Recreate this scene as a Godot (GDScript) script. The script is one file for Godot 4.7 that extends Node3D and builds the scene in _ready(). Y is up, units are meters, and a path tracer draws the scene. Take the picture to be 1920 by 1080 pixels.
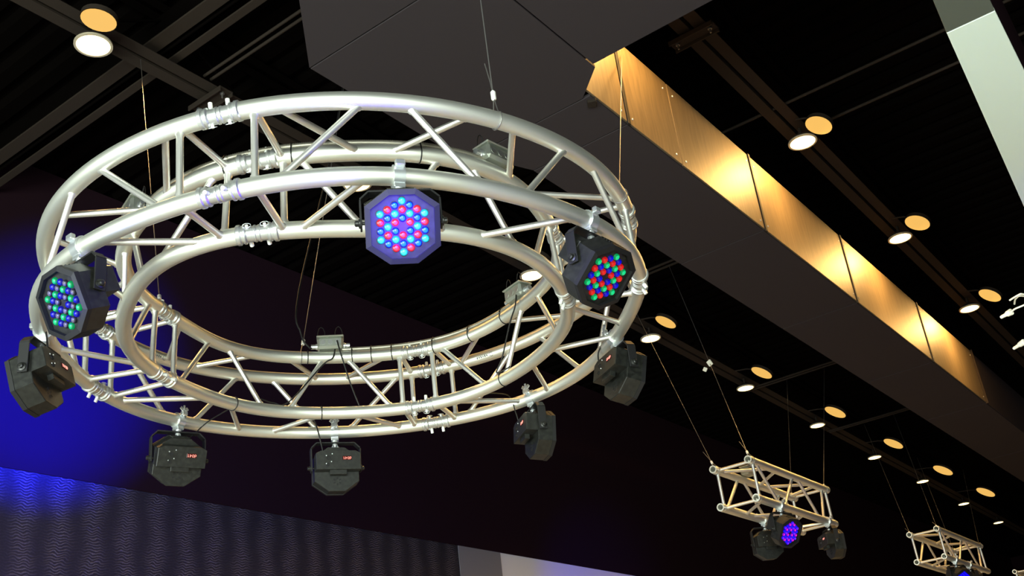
extends Node3D
# Stage hall seen from below: a ring truss with eight LED cans, straight trusses, an air duct and downlights.
# World: camera height is EYE above the floor, the duct and the joists run along -z.

const EYE := 1.6
const RC := Vector3(-2.296, 1.4872, -2.4451)          # centre of the ring truss, relative to the eye
const RR := 0.9825
const DY := [0.01, -0.08, -0.33, -0.06, -0.38, 0.55]  # small sag of the ring, centimetres, waves 2..4
const DR := [
	[-0.29, 1.45, -0.12, -0.47, 1.13, 0.68, 0.35, -0.75, 0.06, -0.57],
	[-0.25, 0.95, -0.56, -0.81, 0.27, 0.47, 0.31, -0.25, 0.18, 0.05],
	[-1.55, 1.22, 0.29, -1.57, 0.90, 0.22, 0.94, 0.01, -0.18, 0.72],
	[-0.76, 1.64, 0.12, -0.89, 0.31, 1.08, 0.33, -0.24, 0.07, 1.00]]
const H_DUCT := 3.3
const H_LAMP := 4.0
const H_DECK := 4.55
const WALL_X := -6.36
const WALL_H := 2.3

var M := {}

# ------------------------------------------------------------------ mesh builder
class Mb:
	var v := PackedVector3Array()
	var n := PackedVector3Array()
	var uv := PackedVector2Array()
	func tri(a: Vector3, b: Vector3, c: Vector3, na: Vector3, nb: Vector3, nc: Vector3) -> void:
		var f := (c - a).cross(b - a)
		if f.dot(na + nb + nc) < 0.0:
			v.append_array([a, c, b]); n.append_array([na, nc, nb])
		else:
			v.append_array([a, b, c]); n.append_array([na, nb, nc])
	func quad(a: Vector3, b: Vector3, c: Vector3, d: Vector3, na: Vector3, nb: Vector3, nc: Vector3, nd: Vector3) -> void:
		tri(a, b, c, na, nb, nc); tri(a, c, d, na, nc, nd)
	func flat(a: Vector3, b: Vector3, c: Vector3, d: Vector3, out: Vector3) -> void:
		var f := (c - a).cross(d - b).normalized()
		if f.dot(out) < 0.0: f = -f
		quad(a, b, c, d, f, f, f, f)
	func flat3(a: Vector3, b: Vector3, c: Vector3, out: Vector3) -> void:
		var f := (c - a).cross(b - a).normalized()
		if f.dot(out) < 0.0: f = -f
		tri(a, b, c, f, f, f)
	func box(size: Vector3, x := Transform3D.IDENTITY, ch := 0.0) -> Mb:
		var h := size * 0.5
		var c := minf(ch, minf(h.x, minf(h.y, h.z)) * 0.9)
		for ax in 3:
			var u := (ax + 1) % 3
			var w := (ax + 2) % 3
			for s in [-1.0, 1.0]:
				var p := []
				for k in [[-1, -1], [1, -1], [1, 1], [-1, 1]]:
					var q := Vector3()
					q[ax] = s * h[ax]; q[u] = k[0] * (h[u] - c); q[w] = k[1] * (h[w] - c)
					p.append(x * q)
				var o := Vector3(); o[ax] = s
				flat(p[0], p[1], p[2], p[3], x.basis * o)
			if c > 0.0:
				for su in [-1.0, 1.0]:
					for sw in [-1.0, 1.0]:
						var p2 := []
						for e in [[-1, 0], [1, 0], [1, 1], [-1, 1]]:
							var q := Vector3()
							q[ax] = e[0] * (h[ax] - c)
							q[u] = su * (h[u] - (c if e[1] == 1 else 0.0)); q[w] = sw * (h[w] - (0.0 if e[1] == 1 else c))
							p2.append(x * q)
						var o := Vector3(); o[u] = su; o[w] = sw
						flat(p2[0], p2[1], p2[2], p2[3], x.basis * o)
		if c > 0.0:
			for a in [-1.0, 1.0]:
				for b in [-1.0, 1.0]:
					for d in [-1.0, 1.0]:
						var q := Vector3(a * h.x, b * h.y, d * h.z)
						flat3(x * (q - Vector3(0, b * c, d * c)), x * (q - Vector3(a * c, 0, d * c)), x * (q - Vector3(a * c, b * c, 0)), x.basis * Vector3(a, b, d))
		return self
	# convex outline in xy, from z0 to z1, with the far and near edges chamfered by ch
	func prism(poly: Array, z0: float, z1: float, x := Transform3D.IDENTITY, ch := 0.0) -> Mb:
		var c := Vector2()
		for p in poly: c += p
		c /= poly.size()
		var ins := []
		for p in poly: ins.append(p - (p - c).normalized() * ch)
		var m := poly.size()
		for i in m:
			var a: Vector2 = poly[i]; var b: Vector2 = poly[(i + 1) % m]
			var ia: Vector2 = ins[i]; var ib: Vector2 = ins[(i + 1) % m]
			var e := (b - a).orthogonal()
			if e.dot((a + b) * 0.5 - c) < 0.0: e = -e
			var o := x.basis * Vector3(e.x, e.y, 0)
			flat(x * Vector3(a.x, a.y, z0 + ch), x * Vector3(b.x, b.y, z0 + ch), x * Vector3(b.x, b.y, z1 - ch), x * Vector3(a.x, a.y, z1 - ch), o)
			if ch > 0.0:
				flat(x * Vector3(a.x, a.y, z1 - ch), x * Vector3(b.x, b.y, z1 - ch), x * Vector3(ib.x, ib.y, z1), x * Vector3(ia.x, ia.y, z1), o + x.basis.z * e.length())
				flat(x * Vector3(a.x, a.y, z0 + ch), x * Vector3(b.x, b.y, z0 + ch), x * Vector3(ib.x, ib.y, z0), x * Vector3(ia.x, ia.y, z0), o - x.basis.z * e.length())
			flat3(x * Vector3(ia.x, ia.y, z1), x * Vector3(ib.x, ib.y, z1), x * Vector3(c.x, c.y, z1), x.basis.z)
			flat3(x * Vector3(ia.x, ia.y, z0), x * Vector3(ib.x, ib.y, z0), x * Vector3(c.x, c.y, z0), -x.basis.z)
		return self
	# profile of (radius, height) round the local y axis
	func lathe(prof: Array, x := Transform3D.IDENTITY, seg := 16, smooth := false) -> Mb:
		for j in prof.size() - 1:
			var a: Vector2 = prof[j]; var b: Vector2 = prof[j + 1]
			var d := (b - a)
			if d.length() < 1e-7: continue
			var nn := Vector2(d.y, -d.x).normalized()
			for i in seg:
				var t0 := TAU * i / seg; var t1 := TAU * (i + 1) / seg
				var c0 := Vector3(cos(t0), 0, sin(t0)); var c1 := Vector3(cos(t1), 0, sin(t1))
				var m0 := x.basis * (c0 * nn.x + Vector3.UP * nn.y); var m1 := x.basis * (c1 * nn.x + Vector3.UP * nn.y)
				var p0 := x * (c0 * a.x + Vector3.UP * a.y); var p1 := x * (c1 * a.x + Vector3.UP * a.y)
				var q0 := x * (c0 * b.x + Vector3.UP * b.y); var q1 := x * (c1 * b.x + Vector3.UP * b.y)
				if a.x > 1e-6: tri(p0, p1, q1, m0, m1, m1)
				if b.x > 1e-6: tri(p0, q1, q0, m0, m1, m0)
		return self
	# round tube along points; radii is a float or one value per point
	func tube(pts: Array, radii, sides := 8, caps := true, closed := false) -> Mb:
		var m := pts.size()
		var fr := []
		var up := Vector3.ZERO
		for i in m:
			var t: Vector3
			if closed: t = (pts[(i + 1) % m] - pts[(i - 1 + m) % m]).normalized()
			else: t = (pts[mini(i + 1, m - 1)] - pts[maxi(i - 1, 0)]).normalized()
			if up == Vector3.ZERO: up = t.cross(Vector3.UP if absf(t.y) < 0.9 else Vector3.RIGHT).normalized()
			up = (up - t * up.dot(t)).normalized()
			fr.append([up, t.cross(up), t])
		var rad := func(i): return radii[i] if radii is Array else radii
		for i in (m if closed else m - 1):
			var k := (i + 1) % m
			for s in sides:
				var a0 := TAU * s / sides; var a1 := TAU * (s + 1) / sides
				var n00: Vector3 = fr[i][0] * cos(a0) + fr[i][1] * sin(a0)
				var n01: Vector3 = fr[i][0] * cos(a1) + fr[i][1] * sin(a1)
				var n10: Vector3 = fr[k][0] * cos(a0) + fr[k][1] * sin(a0)
				var n11: Vector3 = fr[k][0] * cos(a1) + fr[k][1] * sin(a1)
				quad(pts[i] + n00 * rad.call(i), pts[i] + n01 * rad.call(i), pts[k] + n11 * rad.call(k), pts[k] + n10 * rad.call(k), n00, n01, n11, n10)
		if caps and not closed:
			for e in [0, m - 1]:
				var o: Vector3 = fr[e][2] * (-1.0 if e == 0 else 1.0)
				for s in sides:
					var a0 := TAU * s / sides; var a1 := TAU * (s + 1) / sides
					tri(pts[e], pts[e] + (fr[e][0] * cos(a0) + fr[e][1] * sin(a0)) * rad.call(e), pts[e] + (fr[e][0] * cos(a1) + fr[e][1] * sin(a1)) * rad.call(e), o, o, o)
		return self
	func mesh(mat: Material, into: ArrayMesh = null) -> ArrayMesh:
		var a := []; a.resize(Mesh.ARRAY_MAX)
		a[Mesh.ARRAY_VERTEX] = v; a[Mesh.ARRAY_NORMAL] = n
		if uv.size() == v.size(): a[Mesh.ARRAY_TEX_UV] = uv
		if into == null: into = ArrayMesh.new()
		into.add_surface_from_arrays(Mesh.PRIMITIVE_TRIANGLES, a)
		into.surface_set_material(into.get_surface_count() - 1, mat)
		return into

# ------------------------------------------------------------------ naming and tagging
var used := {}
func numbered(called: String) -> String:
	var k: int = used.get(called, 0)
	used[called] = k + 1
	return called if k == 0 else "%s_%03d" % [called, k]

func tag(o: Node, label: String, category: String, group := "", kind := "") -> Node:
	o.set_meta("label", label)
	if category: o.set_meta("category", category)
	if group: o.set_meta("group", group)
	if kind: o.set_meta("kind", kind)
	return o

func thing(called: String, label: String, category: String, at: Vector3, turn := 0.0, group := "") -> Node3D:
	var o := Node3D.new()
	o.name = numbered(called)
	add_child(o)
	o.position = at; o.rotation.y = turn
	tag(o, label, category, group)
	return o

# a named mesh; its shape is in the parent's own space
func part(called: String, mesh: Mesh, parent: Node3D, at := Transform3D.IDENTITY) -> MeshInstance3D:
	var o := MeshInstance3D.new()
	o.name = called
	o.mesh = mesh
	o.transform = at
	parent.add_child(o, true)
	return o

# the same with a shape given in world space, for a thing whose node stands at its own base
func wpart(called: String, mb: Mb, mat: Material, parent: Node3D) -> MeshInstance3D:
	var inv := parent.global_transform.affine_inverse()
	if parent is MeshInstance3D:
		inv = parent.get_parent().global_transform.affine_inverse()
	var b := inv.basis
	for i in mb.v.size():
		mb.v[i] = inv * mb.v[i]; mb.n[i] = b * mb.n[i]
	return part(called, mb.mesh(mat), parent)

func struct(called: String, mesh: Mesh, at: Vector3) -> MeshInstance3D:
	var o := MeshInstance3D.new()
	o.name = called; o.mesh = mesh; o.position = at
	o.set_meta("kind", "structure")
	add_child(o, true)
	return o

func w(x: float, y: float, z: float) -> Vector3:
	return Vector3(x, y + EYE, z)

# ------------------------------------------------------------------ materials
func mat(c: Color, rough := 0.6, metal := 0.0) -> StandardMaterial3D:
	var m := StandardMaterial3D.new()
	m.albedo_color = c; m.roughness = rough; m.metallic = metal
	return m

func glow(c: Color, e: float) -> StandardMaterial3D:
	var m := mat(Color(c.r * 0.4, c.g * 0.4, c.b * 0.4), 0.3)
	m.emission_enabled = true; m.emission = c; m.emission_energy_multiplier = e
	return m

func noise_tex(freq: float, lo: Color, hi: Color, seed_: int, size := 512, octaves := 3) -> NoiseTexture2D:
	var f := FastNoiseLite.new()
	f.seed = seed_; f.frequency = freq; f.fractal_octaves = octaves
	var t := NoiseTexture2D.new()
	t.width = size; t.height = size; t.seamless = true; t.noise = f
	var g := Gradient.new()
	g.offsets = PackedFloat32Array([0.25, 0.75]); g.colors = PackedColorArray([lo, hi])
	t.color_ramp = g
	return t

func streak_tex(lo: Color, hi: Color, seed_: int) -> ImageTexture:
	var f := FastNoiseLite.new()
	f.seed = seed_; f.frequency = 0.05; f.fractal_octaves = 4
	var im := Image.create(512, 512, false, Image.FORMAT_RGB8)
	for y in 512:
		for x in 512:
			var k := clampf(0.5 + 0.9 * f.get_noise_2d(x * 1.0 + 4.0 * sin(y * TAU / 512.0 * 2.0), y * 0.09), 0, 1)
			im.set_pixel(x, y, lo.lerp(hi, k))
	return ImageTexture.create_from_image(im)

# the embossed hide wallpaper: columns of short wavy ridges
func hide_images() -> Array:
	var f := FastNoiseLite.new(); f.seed = 5; f.frequency = 0.012
	var g := FastNoiseLite.new(); g.seed = 9; g.frequency = 0.05
	var W := 1024; var Hh := 1024
	var al := Image.create(W, Hh, false, Image.FORMAT_RGB8)
	var he := Image.create(W, Hh, false, Image.FORMAT_RGB8)
	for y in Hh:
		for x in W:
			var u := float(x) / W; var v := float(y) / Hh
			var col := 0.5 + 0.5 * sin(TAU * (u * 3.0 + 0.06 * sin(TAU * (v * 2.0 + u))))
			var ph := v * 40.0 + 0.30 * sin(TAU * (u * 9.0 + 0.2 * sin(TAU * v * 3.0))) + 0.45 * f.get_noise_2d(x, y)
			var r := pow(0.5 + 0.5 * sin(TAU * ph), 2.0)
			var sc := 0.75 + 0.25 * sin(TAU * (u * 56.0 + 2.0 * g.get_noise_2d(x, y)))
			var k := r * sc * (0.15 + 0.85 * col)
			var hv := clampf(k, 0, 1)
			he.set_pixel(x, y, Color(hv, hv, hv))
			al.set_pixel(x, y, Color(0.125, 0.12, 0.14).lerp(Color(0.46, 0.44, 0.46), clampf(k * 0.85 + 0.12 * f.get_noise_2d(x * 3, y * 3), 0, 1)))  # glints on the embossed ridges are painted into the colour
	al.generate_mipmaps()
	return [ImageTexture.create_from_image(al), ImageTexture.create_from_image(he)]

func make_materials() -> void:
	var al := mat(Color(0.93, 0.935, 0.895), 0.45, 0.9)
	M.alu = al
	var web := al.duplicate(); web.albedo_color = Color(0.93, 0.925, 0.9); web.roughness = 0.42
	M.web = web
	M.print = mat(Color(0.42, 0.44, 0.42), 0.7)
	M.cast = mat(Color(0.85, 0.86, 0.85), 0.36, 0.85)
	M.zinc = mat(Color(0.9, 0.92, 0.93), 0.28, 0.8)
	M.cap = mat(Color(0.93, 0.94, 0.92), 0.4, 0.1)
	M.black = mat(Color(0.13, 0.135, 0.12), 0.42)
	M.black.albedo_texture = noise_tex(0.03, Color(0.7, 0.7, 0.7), Color(1, 1, 1), 8, 256)
	M.black.uv1_triplanar = true; M.black.uv1_scale = Vector3(6, 6, 6)
	M.yoke = mat(Color(0.05, 0.05, 0.055), 0.6)
	M.dark = mat(Color(0.03, 0.03, 0.03), 0.7)
	M.cable = mat(Color(0.035, 0.033, 0.035), 0.6)
	M.steel = mat(Color(0.55, 0.54, 0.53), 0.4, 0.8)
	M.galv = mat(Color(0.72, 0.74, 0.70), 0.4, 0.7)
	M.conduit = mat(Color(0.7, 0.68, 0.62), 0.4, 0.7)
	M.deck = mat(Color(0.022, 0.016, 0.013), 0.9)
	M.deck.metallic_specular = 0.08
	M.joist = mat(Color(0.17, 0.145, 0.125), 0.75)
	M.joist.metallic_specular = 0.2
	M.duct = mat(Color(0.22, 0.20, 0.21), 0.75)
	M.duct.metallic_specular = 0.2
	M.seam = mat(Color(0.06, 0.055, 0.055), 0.8)
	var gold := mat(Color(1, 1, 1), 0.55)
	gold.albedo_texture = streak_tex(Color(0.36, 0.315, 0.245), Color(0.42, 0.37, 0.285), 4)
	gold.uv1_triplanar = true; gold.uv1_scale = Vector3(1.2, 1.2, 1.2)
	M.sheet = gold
	M.wall_dark = mat(Color(0.125, 0.075, 0.095), 0.9)
	M.wall_dark.metallic_specular = 0.1
	M.white = mat(Color(0.83, 0.84, 0.83), 0.7)
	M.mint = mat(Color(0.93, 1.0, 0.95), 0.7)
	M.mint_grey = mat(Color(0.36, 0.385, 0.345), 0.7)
	M.grey = mat(Color(0.45, 0.45, 0.45), 0.7)
	M.floor = mat(Color(0.80, 0.79, 0.74), 0.6)
	M.lens = glow(Color(1.0, 0.86, 0.55), 7.0)
	M.spot = glow(Color(1.0, 0.78, 0.40), 0.85)  # glow of the added discs that stand for oval light patches
	M.trim = mat(Color(0.75, 0.7, 0.6), 0.4, 0.2)
	M.panel = glow(Color(0.95, 1.0, 0.97), 1.0)  # glowing face of the added fill panels
	M.display = glow(Color(1.0, 0.10, 0.08), 1.3)
	M.digit = glow(Color(1.0, 0.62, 0.55), 1.6)
	M.nut = mat(Color(0.93, 0.91, 0.84), 0.5)
	M.off = mat(Color(0.35, 0.33, 0.38), 0.15)
	M.off_rim = mat(Color(0.12, 0.11, 0.16), 0.3)

# ------------------------------------------------------------------ ring truss
func ring_pt(ch: int, deg: float) -> Vector3:
	var t := deg_to_rad(deg)
	var r := RR - (0.24 if ch >= 2 else 0.0)
	var y := RC.y + (0.2381 if ch % 2 == 1 else 0.0)
	for k in range(2, 7):
		r += 0.01 * (DR[ch][(k - 2) * 2] * cos(k * t) + DR[ch][(k - 2) * 2 + 1] * sin(k * t))
	for k in range(2, 5):
		y += 0.01 * (DY[(k - 2) * 2] * cos(k * t) + DY[(k - 2) * 2 + 1] * sin(k * t))
	return w(RC.x + r * cos(t), y, RC.z + r * sin(t))

func ring_tan(ch: int, deg: float) -> Vector3:
	return (ring_pt(ch, deg + 0.5) - ring_pt(ch, deg - 0.5)).normalized()

func arc(ch: int, a: float, b: float, step := 2.0, off := Vector3.ZERO) -> Array:
	var m := maxi(2, int(absf(b - a) / step))
	var p := []
	for i in m + 1: p.append(ring_pt(ch, lerpf(a, b, float(i) / m)) + off)
	return p

func web_tube(a: Vector3, b: Vector3, r: float) -> Mb:
	var d := (b - a).normalized()
	var l := a.distance_to(b)
	# weld flare where the web meets the chord wall
	return Mb.new().tube([a + d * 0.012, a + d * 0.024, a + d * 0.029, a + d * 0.034, a + d * (l - 0.034), a + d * (l - 0.029), a + d * (l - 0.024), a + d * (l - 0.012)],
		[r * 1.05, r * 1.32, r * 1.28, r, r, r * 1.28, r * 1.32, r * 1.05], 10)

# sleeve with two collars, grooves, two capped bolts and a spring clip between chord pipes
func coupling(parent: Node3D, p: Vector3, t: Vector3, bolt: Vector3, rad: float, halflen: float, bolts := true) -> void:
	var y := t.normalized()
	var z := (bolt - y * bolt.dot(y)).normalized()
	var x := Transform3D(Basis(y.cross(z), y, z), p)
	var h := halflen; var r := rad
	var s := Mb.new().lathe([Vector2(0, -h), Vector2(r * 1.02, -h), Vector2(r * 1.16, -h + 0.003), Vector2(r * 1.16, -h + 0.012), Vector2(r * 1.0, -h + 0.015), Vector2(r * 1.0, -h + 0.019), Vector2(r * 1.1, -h + 0.021), Vector2(r * 1.1, -h + 0.026), Vector2(r * 0.9, -h + 0.03),
		Vector2(r * 0.9, -0.010), Vector2(r * 0.98, -0.008), Vector2(r * 0.98, -0.004), Vector2(r * 0.9, -0.002), Vector2(r * 0.9, 0.002), Vector2(r * 0.98, 0.004), Vector2(r * 0.98, 0.008), Vector2(r * 0.9, 0.010),
		Vector2(r * 0.9, h - 0.03), Vector2(r * 1.1, h - 0.026), Vector2(r * 1.1, h - 0.021), Vector2(r * 1.0, h - 0.019), Vector2(r * 1.0, h - 0.015), Vector2(r * 1.16, h - 0.012), Vector2(r * 1.16, h - 0.003), Vector2(r * 1.02, h), Vector2(0, h)], x, 20)
	var o := wpart("coupling", s, M.cast, parent)
	if not bolts: return
	for k in [-1.0, 1.0]:
		var q := x * Vector3(0, k * h * 0.42, 0)
		var bx := Transform3D(Basis(y, z, y.cross(z)), q)
		wpart("bolt", Mb.new().lathe([Vector2(0, -r * 1.25), Vector2(0.0045, -r * 1.25), Vector2(0.0045, r * 1.0), Vector2(0.0062, r * 1.0), Vector2(0.0062, r * 1.62), Vector2(0.0055, r * 1.68), Vector2(0, r * 1.68)], bx, 10), M.cap, o)
		# spring clip: a small wire loop under the bolt
		var loop := []
		for i in 9:
			var a := TAU * i / 9.0
			loop.append(bx * (Vector3(0.012 * cos(a), -r * 1.22 + 0.003 * sin(a), 0.006 * sin(a))))
		wpart("spring_clip", Mb.new().tube(loop, 0.0012, 5, false, true), M.zinc, o)

func build_ring() -> Node3D:
	var t := thing("circular_truss", "large round aluminium box truss hanging flat, ringed with black stage lights", "truss", w(RC.x, RC.y, RC.z))
	var joint := [65.3, -24.5, -114.0, -203.5]
	for ch in 4:
		for s in 4:
			var a: float = joint[s]; var b: float = joint[(s + 1) % 4] - (360.0 if s == 3 else 0.0)
			var g := 2.7 if ch < 2 else 3.2
			wpart("chord", Mb.new().tube(arc(ch, a - g, b + g, 2.2), 0.0248, 20), M.alu, t)
			var up := Vector3.UP
			var out := (ring_pt(ch, a) - w(RC.x, ring_pt(ch, a).y - EYE, RC.z)).normalized()
			var bolt := up
			if ch == 0: bolt = (Vector3.DOWN * 0.9 + out * 0.4) if s != 0 else (out + Vector3.DOWN * 0.3)
			elif ch == 2: bolt = up if s == 2 else (-out * (1.0 if s != 1 else 0.2) + Vector3.DOWN * 0.4)
			elif ch == 1: bolt = up + out * 0.2
			coupling(t, ring_pt(ch, a), ring_tan(ch, a), bolt, 0.0248, 0.058)
	# four faces of webs per segment: [chord of odd nodes, chord of even nodes]
	var odd := [8.3, 40.0, 47.5, 81.7]; var even := [22.0, 28.5, 59.5, 66.5]
	for s in 4:
		var flip: bool = s != 2
		for face in [[2, 3], [1, 0], [0, 2], [3, 1]]:
			var oc: int = face[0]; var ec: int = face[1]
			if flip: oc = oc ^ 1; ec = ec ^ 1
			for k in 4:
				wpart("web", web_tube(ring_pt(oc, joint[s] - odd[k]), ring_pt(ec, joint[s] - even[k]), 0.0098), M.web, t)
			for u in [5.3, 84.4]:
				wpart("web", web_tube(ring_pt(oc, joint[s] - u), ring_pt(ec, joint[s] - u), 0.0098), M.web, t)
	# two faded, unreadable maker's prints on the far upper outer pipe
	for deg in [260.5, 175.0]:
		var p := ring_pt(1, deg); var tn := ring_tan(1, deg)
		var inward := (w(RC.x, p.y - EYE, RC.z) - p).normalized()
		var nn := (inward * 0.85 + Vector3.DOWN * 0.3).normalized(); nn = (nn - tn * nn.dot(tn)).normalized()
		var bs := Basis(tn, nn.cross(tn), nn)
		var mk := Mb.new()
		for k in 6:
			mk.box(Vector3(0.0055, 0.009 - 0.002 * (k % 2), 0.0012), Transform3D(bs * Basis(Vector3(0, 0, 1), 0.25 * (k % 3 - 1)), p + tn * (0.009 * (k - 3)) + nn * 0.0248), 0.0)
		var lp := []
		for k in 10: lp.append(p + tn * (0.038 + 0.008 * cos(TAU * k / 10.0)) + bs.y * 0.008 * sin(TAU * k / 10.0) + nn * 0.0242)
		mk.tube(lp, 0.0013, 4, false, true)
		wpart("printed_mark", mk, M.print, t)
	return t

# ------------------------------------------------------------------ straight truss
func build_straight(at: Vector3, length: float, label: String) -> Node3D:
	var t := thing("box_truss", label, "truss", at, 0.0, "short straight trusses in a row under the ceiling")
	var S := 0.24
	var c := [Vector3(0, 0, 0), Vector3(0, S, 0), Vector3(S, 0, 0), Vector3(S, S, 0)]   # bottom left, top left, bottom right, top right
	for k in 4:
		# hollow pipe with open ends
		var x := Transform3D(Basis(Vector3.RIGHT, Vector3(0, 0, -1), Vector3.UP), c[k])
		part("chord", Mb.new().lathe([Vector2(0.0172, 0), Vector2(0.0248, 0), Vector2(0.0248, 0.025), Vector2(0.0262, 0.027), Vector2(0.0262, 0.034), Vector2(0.0248, 0.036), Vector2(0.0248, length - 0.036), Vector2(0.0262, length - 0.034), Vector2(0.0262, length - 0.027), Vector2(0.0248, length - 0.025), Vector2(0.0248, length), Vector2(0.0172, length), Vector2(0.0172, 0)], x, 18).mesh(M.alu), t)
	var f := [0.075, 0.28, 0.33, 0.53, 0.58, 0.79, 0.84, 0.97]
	for face in [[3, 2], [0, 1], [1, 3], [2, 0]]:
		for k in 4:
			var a: Vector3 = c[face[0 if k % 2 == 0 else 1]] - Vector3(0, 0, f[2 * k] * length)
			var b: Vector3 = c[face[1 if k % 2 == 0 else 0]] - Vector3(0, 0, f[2 * k + 1] * length * (0.985 if k == 3 else 1.0) - (0.05 if k == 3 else 0.0))
			part("web", web_tube(a, b, 0.0098).mesh(M.web), t)
		for u in [0.045, 0.965]:
			part("web", web_tube(c[face[0]] - Vector3(0, 0, u * length), c[face[1]] - Vector3(0, 0, u * length), 0.0098).mesh(M.web), t)
	return t

# ------------------------------------------------------------------ LED can
var lens_mesh := {}
func led_mesh(kind: String) -> ArrayMesh:
	if lens_mesh.has(kind): return lens_mesh[kind]
	var rim; var mid
	match kind:
		"g3": rim = glow(Color(0.02, 0.75, 0.75), 1.0); mid = glow(Color(0.25, 0.95, 1.0), 1.5)
		"b3": rim = glow(Color(0.02, 0.10, 0.75), 1.0); mid = glow(Color(0.10, 0.55, 1.0), 1.3)
		"r3": rim = glow(Color(1.0, 0.05, 0.12), 1.1); mid = glow(Color(1.0, 0.30, 0.28), 1.2)
		"g2": rim = glow(Color(0.0, 0.55, 0.30), 1.0); mid = glow(Color(0.05, 0.80, 0.50), 1.1)
		"b2": rim = glow(Color(0.03, 0.02, 0.55), 1.0); mid = glow(Color(0.01, 0.01, 0.75), 1.2)
		"r2": rim = glow(Color(0.70, 0.05, 0.06), 1.0); mid = glow(Color(0.85, 0.12, 0.10), 1.0)
		"b4": rim = glow(Color(0.03, 0.0, 0.8), 1.2); mid = glow(Color(0.02, 0.0, 1.0), 1.6)
		"p4": rim = glow(Color(0.15, 0.0, 0.9), 1.2); mid = glow(Color(0.40, 0.08, 1.0), 1.6)
		"m4": rim = glow(Color(0.45, 0.0, 0.7), 1.2); mid = glow(Color(0.8, 0.05, 0.7), 1.4)
		_: rim = M.off_rim; mid = M.off
	var x := Transform3D(Basis(Vector3.RIGHT, Vector3(0, 0, 1), Vector3(0, -1, 0)), Vector3.ZERO)
	var m := Mb.new().lathe([Vector2(0.0094, -0.004), Vector2(0.0094, 0.001), Vector2(0.0086, 0.003), Vector2(0.0066, 0.0045)], x, 14).mesh(rim)
	Mb.new().lathe([Vector2(0.0066, 0.0045), Vector2(0.0045, 0.0058), Vector2(0.002, 0.0065), Vector2(0, 0.0066)], x, 14).mesh(mid, m)
	lens_mesh[kind] = m
	return m

var can_mesh := {}
func can_shapes() -> void:
	var oct := [Vector2(-0.091, -0.05), Vector2(-0.034, -0.091), Vector2(0.034, -0.091), Vector2(0.091, -0.05), Vector2(0.091, 0.052), Vector2(0.036, 0.091), Vector2(-0.036, 0.091), Vector2(-0.091, 0.052)]
	var fr := Mb.new().prism(oct, -0.018, 0.045, Transform3D.IDENTITY, 0.002)
	can_mesh.body = fr
	# rear control box: upper part only, stepped along its lower edge
	var top := [Vector2(-0.091, -0.012), Vector2(0.091, -0.012), Vector2(0.091, 0.056), Vector2(0.07, 0.066), Vector2(-0.07, 0.066), Vector2(-0.091, 0.056)]
	var rb := Mb.new().prism(top, -0.066, -0.016, Transform3D.IDENTITY, 0.002)
	rb.box(Vector3(0.068, 0.02, 0.02), Transform3D(Basis.IDENTITY, Vector3(0.0, -0.02, -0.046)), 0.001)
	can_mesh.rear = rb
	var bz := Mb.new()
	for i in 8:
		var a: Vector2 = oct[i]; var b: Vector2 = oct[(i + 1) % 8]
		var ia := a * 0.87; var ib := b * 0.87
		var o := Vector3(a.x + b.x, a.y + b.y, 0)
		var c := a * 1.02; var d := b * 1.02
		bz.flat(Vector3(c.x, c.y, 0.04), Vector3(d.x, d.y, 0.04), Vector3(d.x, d.y, 0.054), Vector3(c.x, c.y, 0.054), o)
		bz.flat(Vector3(c.x, c.y, 0.054), Vector3(d.x, d.y, 0.054), Vector3(ib.x, ib.y, 0.057), Vector3(ia.x, ia.y, 0.057), Vector3(0, 0, 1))
		bz.flat(Vector3(ia.x, ia.y, 0.057), Vector3(ib.x, ib.y, 0.057), Vector3(ib.x, ib.y, 0.046), Vector3(ia.x, ia.y, 0.046), -o)
		bz.flat(Vector3(c.x, c.y, 0.04), Vector3(d.x, d.y, 0.04), Vector3(b.x, b.y, 0.04), Vector3(a.x, a.y, 0.04), Vector3(0, 0, -1))
	can_mesh.bezel = bz

func yoke_mesh(arm: float) -> Mb:
	var y := Mb.new()
	var hw := 0.101
	y.box(Vector3(0.16, 0.005, 0.032), Transform3D(Basis.IDENTITY, Vector3(0, arm, 0)), 0.0008)
	for s in [-1.0, 1.0]:
		var len := sqrt(2.0) * 0.022
		y.box(Vector3(len, 0.005, 0.032), Transform3D(Basis(Vector3(0, 0, 1), -s * PI / 4), Vector3(s * (hw - 0.011), arm - 0.011, 0)), 0.0008)
		y.box(Vector3(0.005, arm - 0.008, 0.032), Transform3D(Basis.IDENTITY, Vector3(s * hw, (arm - 0.024) * 0.5 - 0.008, 0)), 0.0008)
	return y

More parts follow.
